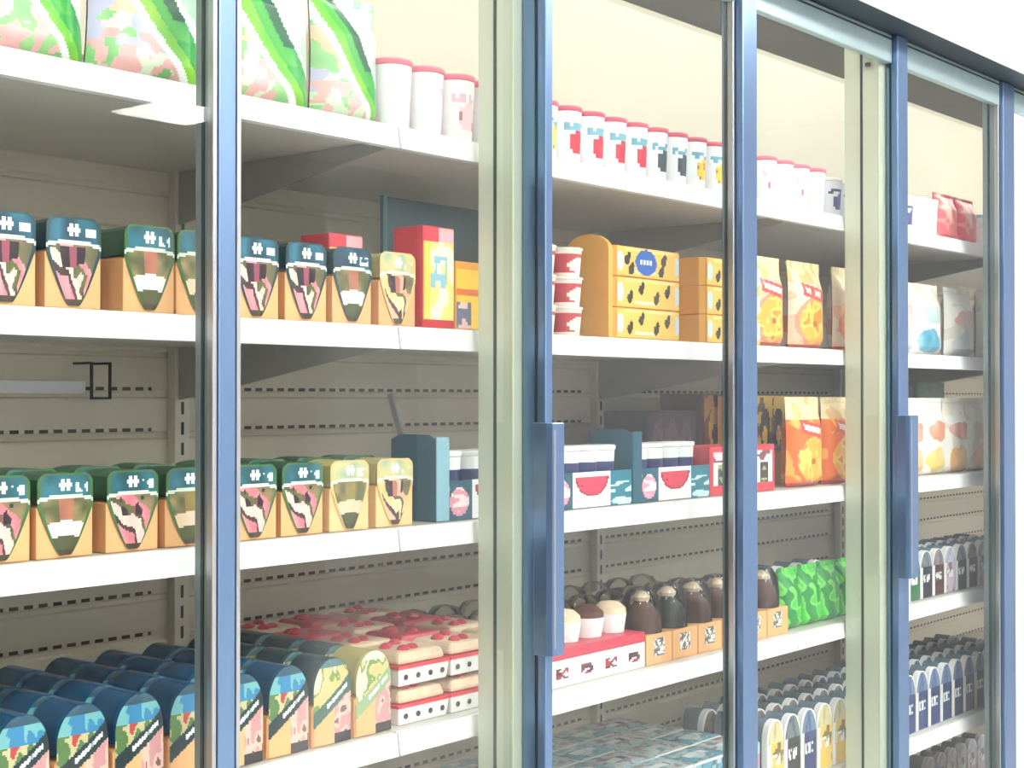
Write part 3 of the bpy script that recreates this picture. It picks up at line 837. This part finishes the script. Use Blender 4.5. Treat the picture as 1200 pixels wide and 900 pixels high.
# ---- top shelf
BE = [XP(p, FY) for p in (-18, 116, 256, 380, 458)]
for i in range(4):
    put((pillow_bag, 'salad_bag', BE[i + 1] - BE[i] - .002, (.215, .215, .215, .195)[i], .07, 'salad%d' % i), (BE[i] + BE[i + 1]) / 2, FY + .038, 'top', 'big green and white salad bag', 'salad bag', 'salad bags on the top shelf')
for q_, a, l, dsc in ((0, 'plain', 'pink', 'plain white yogurt cup with pink lid'), (1, 'plain', 'pink', 'plain white yogurt cup with pink lid'), (2, 'blush', 'pink', 'blush-marked yogurt cup with pink lid'), (3, 'plain', 'pink', 'plain white yogurt cup with pink lid')):
    put((lidded_cup, .036, .118, a, l), BE[4] + .040 + .076 * q_, FY + .04, 'top', dsc, 'yogurt cup', 'white yogurt cups on the top shelf')
for q_, a, l in ((0, 'plain', 'pink'), (1, 'plain', 'pink'), (2, 'blush', 'pink')):
    put((lidded_cup, .036, .118, a, l), BE[4] + .04 + .076 * q_, FY + .04 + .088, 'top', 'pink-lidded white yogurt cup behind front cups', 'yogurt cup', 'white yogurt cups on the top shelf', row='second')
frs = ['yellow', 'lime', 'red', 'red', 'red', 'red', 'darkberry', 'darkberry', 'yellow', 'yellow', 'yellow']
FN = {'yellow': 'yellow fruit', 'lime': 'lime green fruit', 'red': 'red fruit', 'darkberry': 'dark berry', 'blush': 'blush', 'plain': 'plain white', 'indigo': 'indigo'}
x = BE[4] + .040 + .076 * 4 + .002
for k, a in enumerate(frs):
    put((lidded_cup, .0325, .110, a, 'rose'), x + .0705 * k, FY + .034, 'top', f'red-lidded yogurt cup with {FN[a]} print', 'yogurt cup', 'fruit yogurt cups on the top shelf')
x += .0705 * 12 + .004
for k in range(4):
    put((lidded_cup, .0345, .108, ('blush', 'plain')[k % 2], 'pink'), x + .074 * k, FY + .036, 'top', f'pink-lidded yogurt cup with {FN[("blush", "plain")[k % 2]]} print', 'yogurt cup', 'pink-lidded cups on the top shelf')
x += .074 * 4 + .006
for k in range(6):
    put((lidded_cup, .0365, .095, 'indigo', 'white_pl'), x + .078 * k, FY + .038, 'top', 'white yogurt cup with indigo print', 'yogurt cup', 'indigo cups on the top shelf')
x += .078 * 6
while x < XP(1058, FY): x += .072
for k in range(2):
    put((lidded_cup, .034, .100, 'plain', 'white_pl'), x + .072 * k, FY + .036, 'top', 'plain white yogurt cup near the snack bags', 'yogurt cup', 'plain cups on the top shelf')
x += .072 * 2 + .035
for k in range(2):
    put((pillow_bag, 'snack_bag', .130, .125, .05, 'pinkbag'), x + .133 * k, FY + .034, 'top', 'coral pink snack bag', 'snack bag', 'pink snack bags')
x += .133 * 2 - .012
for k in range(2):
    put((lidded_cup, .05, .095, 'plain', 'light_blue'), x + .104 * k, FY + .055, 'top', 'white tub with light blue lid', 'tub', 'light blue lidded tubs')

# ---- fourth shelf: wrap packs, five rows deep
ws = ['dark', 'dark', 'dark', 'dark', 'dark', 'dark', 'dark', 'dark', 'olive', 'pale']
WN = {'dark': 'navy-topped kraft wrap pack', 'olive': 'teal-topped kraft wrap pack', 'pale': 'cream-topped kraft wrap pack'}
xw = XP(438, FY)
W4 = [xw - .0862 * (9 - k) for k in range(10)]
for rrow in range(5):
    for k, wv in enumerate(ws):
        if rrow == 4 and k > 6: continue
        if rrow == 4:
            put((kraft_sandwich_pack, 'chicken', 'lid_cream', .085), W4[k] + .003 * (k % 2), FY + .034 + .083 * rrow, 'fourth', 'low kraft pack at the back panel', 'sandwich pack', 'low kraft packs on the fourth shelf', row='rear'); continue
        v = wv if rrow == 0 else ('dark' if k < 8 else 'olive')
        put((rounded_wrap_pack, v, .128), W4[k] + .003 * (rrow % 2), FY + .034 + .083 * rrow, 'fourth', WN[v] + ' with diagonal dark band', 'wrap pack', 'wrap packs on the fourth shelf', row=('front', 'second', 'third', 'fourth')[rrow])
# dessert boxes, two high, four rows
xd = xw + .048 + .070
for rrow in range(4):
    for c in range(3 if rrow else 3):
        for t in range(2):
            put((dessert_box, ('cake', 'berry')[(c + rrow + t) % 2] if rrow else 'cake'), xd + .1225 * c, FY + .056 + .112 * rrow, 'fourth', f'red-rimmed white dessert box, {("lower", "upper")[t]} of its pair', 'dessert box', 'dessert boxes on the fourth shelf', dz=t * .0610, row=('front', 'second', 'third', 'fourth')[rrow])
xt = xd + .1225 * 3 - .061 + .158
put((dessert_tray, .30), xt, FY + .055, 'fourth', 'long white dessert tray with red top band', 'dessert tray', None)
for k in range(4):
    put((cake_cup, ('cake', 'choc')[k % 3 == 2]), xt - .108 + .072 * k, FY + .055, 'fourth', f'{("cream", "chocolate")[k % 3 == 2]} cake cup on the tray', 'dessert cup', 'dessert cups on the tray', dz=.0685)
for rrow in range(1, 4):
    for k in range(3):
        put((clear_cup, (k + rrow) % 3), xt - .105 + .0915 * k, FY + .055 + .105 * rrow, 'fourth', f'clear-domed {("grey", "pale", "brown")[(k + rrow) % 3]} dessert cup', 'dessert cup', 'clear dessert cups on the fourth shelf', row=('front', 'second', 'third', 'fourth')[rrow])
xk = xt + .15 + .050
nb = 0
while xk < XP(933, FY):
    for rrow in range(1, 4):
        put((clear_cup, (nb + rrow) % 3), xk, FY + .045 + .105 * rrow, 'fourth', f'clear-domed {("grey", "pale", "brown")[(nb + rrow) % 3]} dessert cup', 'dessert cup', 'clear dessert cups on the fourth shelf', row=('front', 'second', 'third', 'fourth')[rrow])
    for rrow in range(1):
        ck = ('choc', 'dark', 'choc')[(nb + rrow) % 3]
        put((domed_kraft_box, ck), xk, FY + .045 + .105 * rrow, 'fourth', f'kraft cake box with {dict(choc="chocolate", dark="black")[ck]} cake', 'cake box', 'cake boxes on the fourth shelf', row=('front', 'second', 'third', 'fourth')[rrow])
    xk += .0915; nb += 1
xg = xk + .004
for k in range(4):
    put((pillow_bag, 'snack_bag', .088, .135, .05, 'greenbag'), xg + .090 * k, FY + .034, 'fourth', 'bright green snack bag', 'snack bag', 'green snack bags on the fourth shelf')
    put((slim_pack, 'green', .125), xg + .090 * k, FY + .034 + .10, 'fourth', 'green snack pouch behind the green bags', 'snack pouch', 'green pouches', row='second')
x = XP(1072, FY); kinds = ['green', 'black', 'brown', 'lilac', 'black', 'brown', 'lilac', 'navy', 'brown', 'black']
x0_ = max(x, xg + .090 * 4)
k = 0
while x0_ + .0735 * k < XP(1185, FY) and k < 14:
    kd = kinds[k % 10]
    put((slim_pack, kd, .122), x0_ + .0735 * k, FY + .034, 'fourth', f'white-sided {kd} snack pouch', 'snack pouch', 'snack pouches on the fourth shelf')
    put((slim_pack, kinds[(k + 3) % 10], .122), x0_ + .0735 * k, FY + .034 + .08, 'fourth', f'white-sided {kinds[(k + 3) % 10]} snack pouch', 'snack pouch', 'snack pouches on the fourth shelf', row='second')
    k += 1

# ---- fifth shelf: film-topped trays, then pouches
tx0 = XP(560, 1.95)
for rrow in range(4):
    for k in range(24):
        xq = 1.30 + .131 * k
        if xq > XP(905, FY): continue
        if rrow == 0 and xq < 1.9: continue
        kk = (k * 2 + rrow) % 3
        put((flat_tray_pack, kk), xq, FY + .062 + .096 * rrow, 'fifth', ('white tray pack with grey-teal film lid', 'pale blue tray pack with pink film lid', 'white tray pack with bright blue film lid')[kk], 'tray pack', 'tray packs on the fifth shelf', row=('front', 'second', 'third', 'fourth')[rrow])
x = max(XP(908, FY), 1.30 + .131 * 13 + .1) ; k = 0
xlast = max(p[1] for p in PLACED if p[3] == 'fifth')
x = xlast + .066 + .040
while x < XP(1190, FY):
    px_far = x > XP(1020, FY)
    kd = 'navy' if px_far else ('gold', 'black', 'navy', 'gold')[k % 4]
    for rrow in range(3):
        put((slim_pack, kd if rrow == 0 else ('navy' if px_far else 'brown'), .150), x, FY + .034 + .082 * rrow, 'fifth', f'tall white-sided {kd if rrow == 0 else ("navy" if px_far else "brown")} snack pouch', 'snack pouch', 'snack pouches on the fifth shelf', row=('front', 'second', 'third')[rrow])
    x += .0745; k += 1
# ---- bottom deck: a few pink pouches glimpsed past the last door
for k in range(6):
    put((slim_pack, 'lilac', .12), XP(1066, 1.9) + .076 * k, FY + .25, 'bottom', 'white-sided lilac snack pouch', 'snack pouch', 'lilac pouches on the deck', row='rear')
# tinted plastic divider behind the red pack
dv = empty('shelf_divider', (XP(452, 1.83), 1.83, SHELF_Z['second'] + .001))
MB().box(0, .28, -.002, .002, 0, .240).build('sheet', 'divider', dv)
MB().box(-.010, -.0002, -.004, .004, 0, .242).build('edge_strip', 'teal_edge', dv)
tag(dv, 'dark tinted plastic divider with teal edge behind the tall red-topped pack', 'shelf divider')
lean = empty('plastic_strip', (XP(498, 1.86), 1.86, SHELF_Z['third'] + .001))
MB().prism_x([(0, 0), (.012, 0), (.075, .205), (.066, .208)], -.006, .006).build('strip', 'bracket', lean)
lean.rotation_euler = (0, 0, .3)
tag(lean, 'pale grey plastic strip leaning behind the pale blue yogurt tray tab', 'plastic strip')
label_all()

# ================================================================== the room
def struct(name, mb, m):
    o = mb.build(name, m); o['kind'] = 'structure'; return o
struct('floor', MB().box(-4, 9, -5.5, 2.4, -.1, 0.0), 'floor')
struct('ceiling', MB().box(-4, 9, -5.5, 2.4, 3.3, 3.4), 'ceiling')
struct('wall_back', MB().box(-4, 9, 2.4, 2.5, 0, 3.3), 'wall')
struct('wall_front', MB().box(-4, 9, -5.6, -5.5, 0, 3.3), 'wall')
struct('wall_left', MB().box(-4.1, -4, -5.5, 2.4, 0, 3.3), 'wall_blue')  # unseen wall, coloured dark to dim the faces turned towards it
struct('wall_right', MB().box(9, 9.1, -5.5, 2.4, 0, 3.3), 'wall')

i = 0
for ly in (-0.4, -2.4, -4.55):
    for lx in ((1.0, 3.4) if ly == -2.4 else (-1.4, 1.0, 3.4, 5.1) if ly > -1 else (-1.4, 1.0, 3.4, 5.8)):
        l = empty('ceiling_light', (lx, ly, 3.299))
        MB().box(-.31, .31, -.31, .31, -.06, -.001).build('housing', 'white', l, bevel=.004)
        MB().box(-.29, .29, -.29, .29, -.064, -.0605).build('diffuser', 'diffuser', l)
        tag(l, f'white ceiling light panel, {ORD[i]} over the aisle', 'ceiling light', 'aisle ceiling lights'); i += 1

# cabinet lighting: header tube and mullion strips
def area(name, loc, rot, sx, sy, power, color=(1, .95, .86)):
    l = bpy.data.lights.new(name, 'AREA'); l.shape = 'RECTANGLE'; l.size = sx; l.size_y = sy; l.energy = power; l.color = color
    o = bpy.data.objects.new(name, l); COL.objects.link(o); o.location = loc; o.rotation_euler = rot
    return o
area('header_led_light', ((X0 + X1) / 2, 1.645, 2.352), (math.radians(40), 0, 0), 6.0, .03, 13, (1, .97, .92))

w = bpy.data.worlds.new('world'); S.world = w; w.use_nodes = True
w.node_tree.nodes['Background'].inputs['Color'].default_value = (0.85, 0.92, 1.0, 1); w.node_tree.nodes['Background'].inputs['Strength'].default_value = 0.2

# ================================================================== camera
cam = bpy.data.cameras.new('camera'); co = bpy.data.objects.new('camera', cam); COL.objects.link(co)
cam.sensor_width = 36; cam.lens = 36 * F / 1200; cam.clip_start = .05
co.location = (0, 0, CZ)
co.rotation_euler = (math.radians(90) + PITCH, 0, math.radians(-90) + math.radians(90) - (math.radians(90) - (math.radians(90) - YAW)) if False else 0)
d = Vector((CY_ * math.cos(PITCH), SY_ * math.cos(PITCH), math.sin(PITCH)))
co.rotation_euler = d.to_track_quat('-Z', 'Y').to_euler()
S.camera = co
vs = S.view_settings; vs.view_transform = 'Standard'; vs.look = 'None'; vs.gamma = 1; vs.use_curve_mapping = False; vs.exposure = 0.4
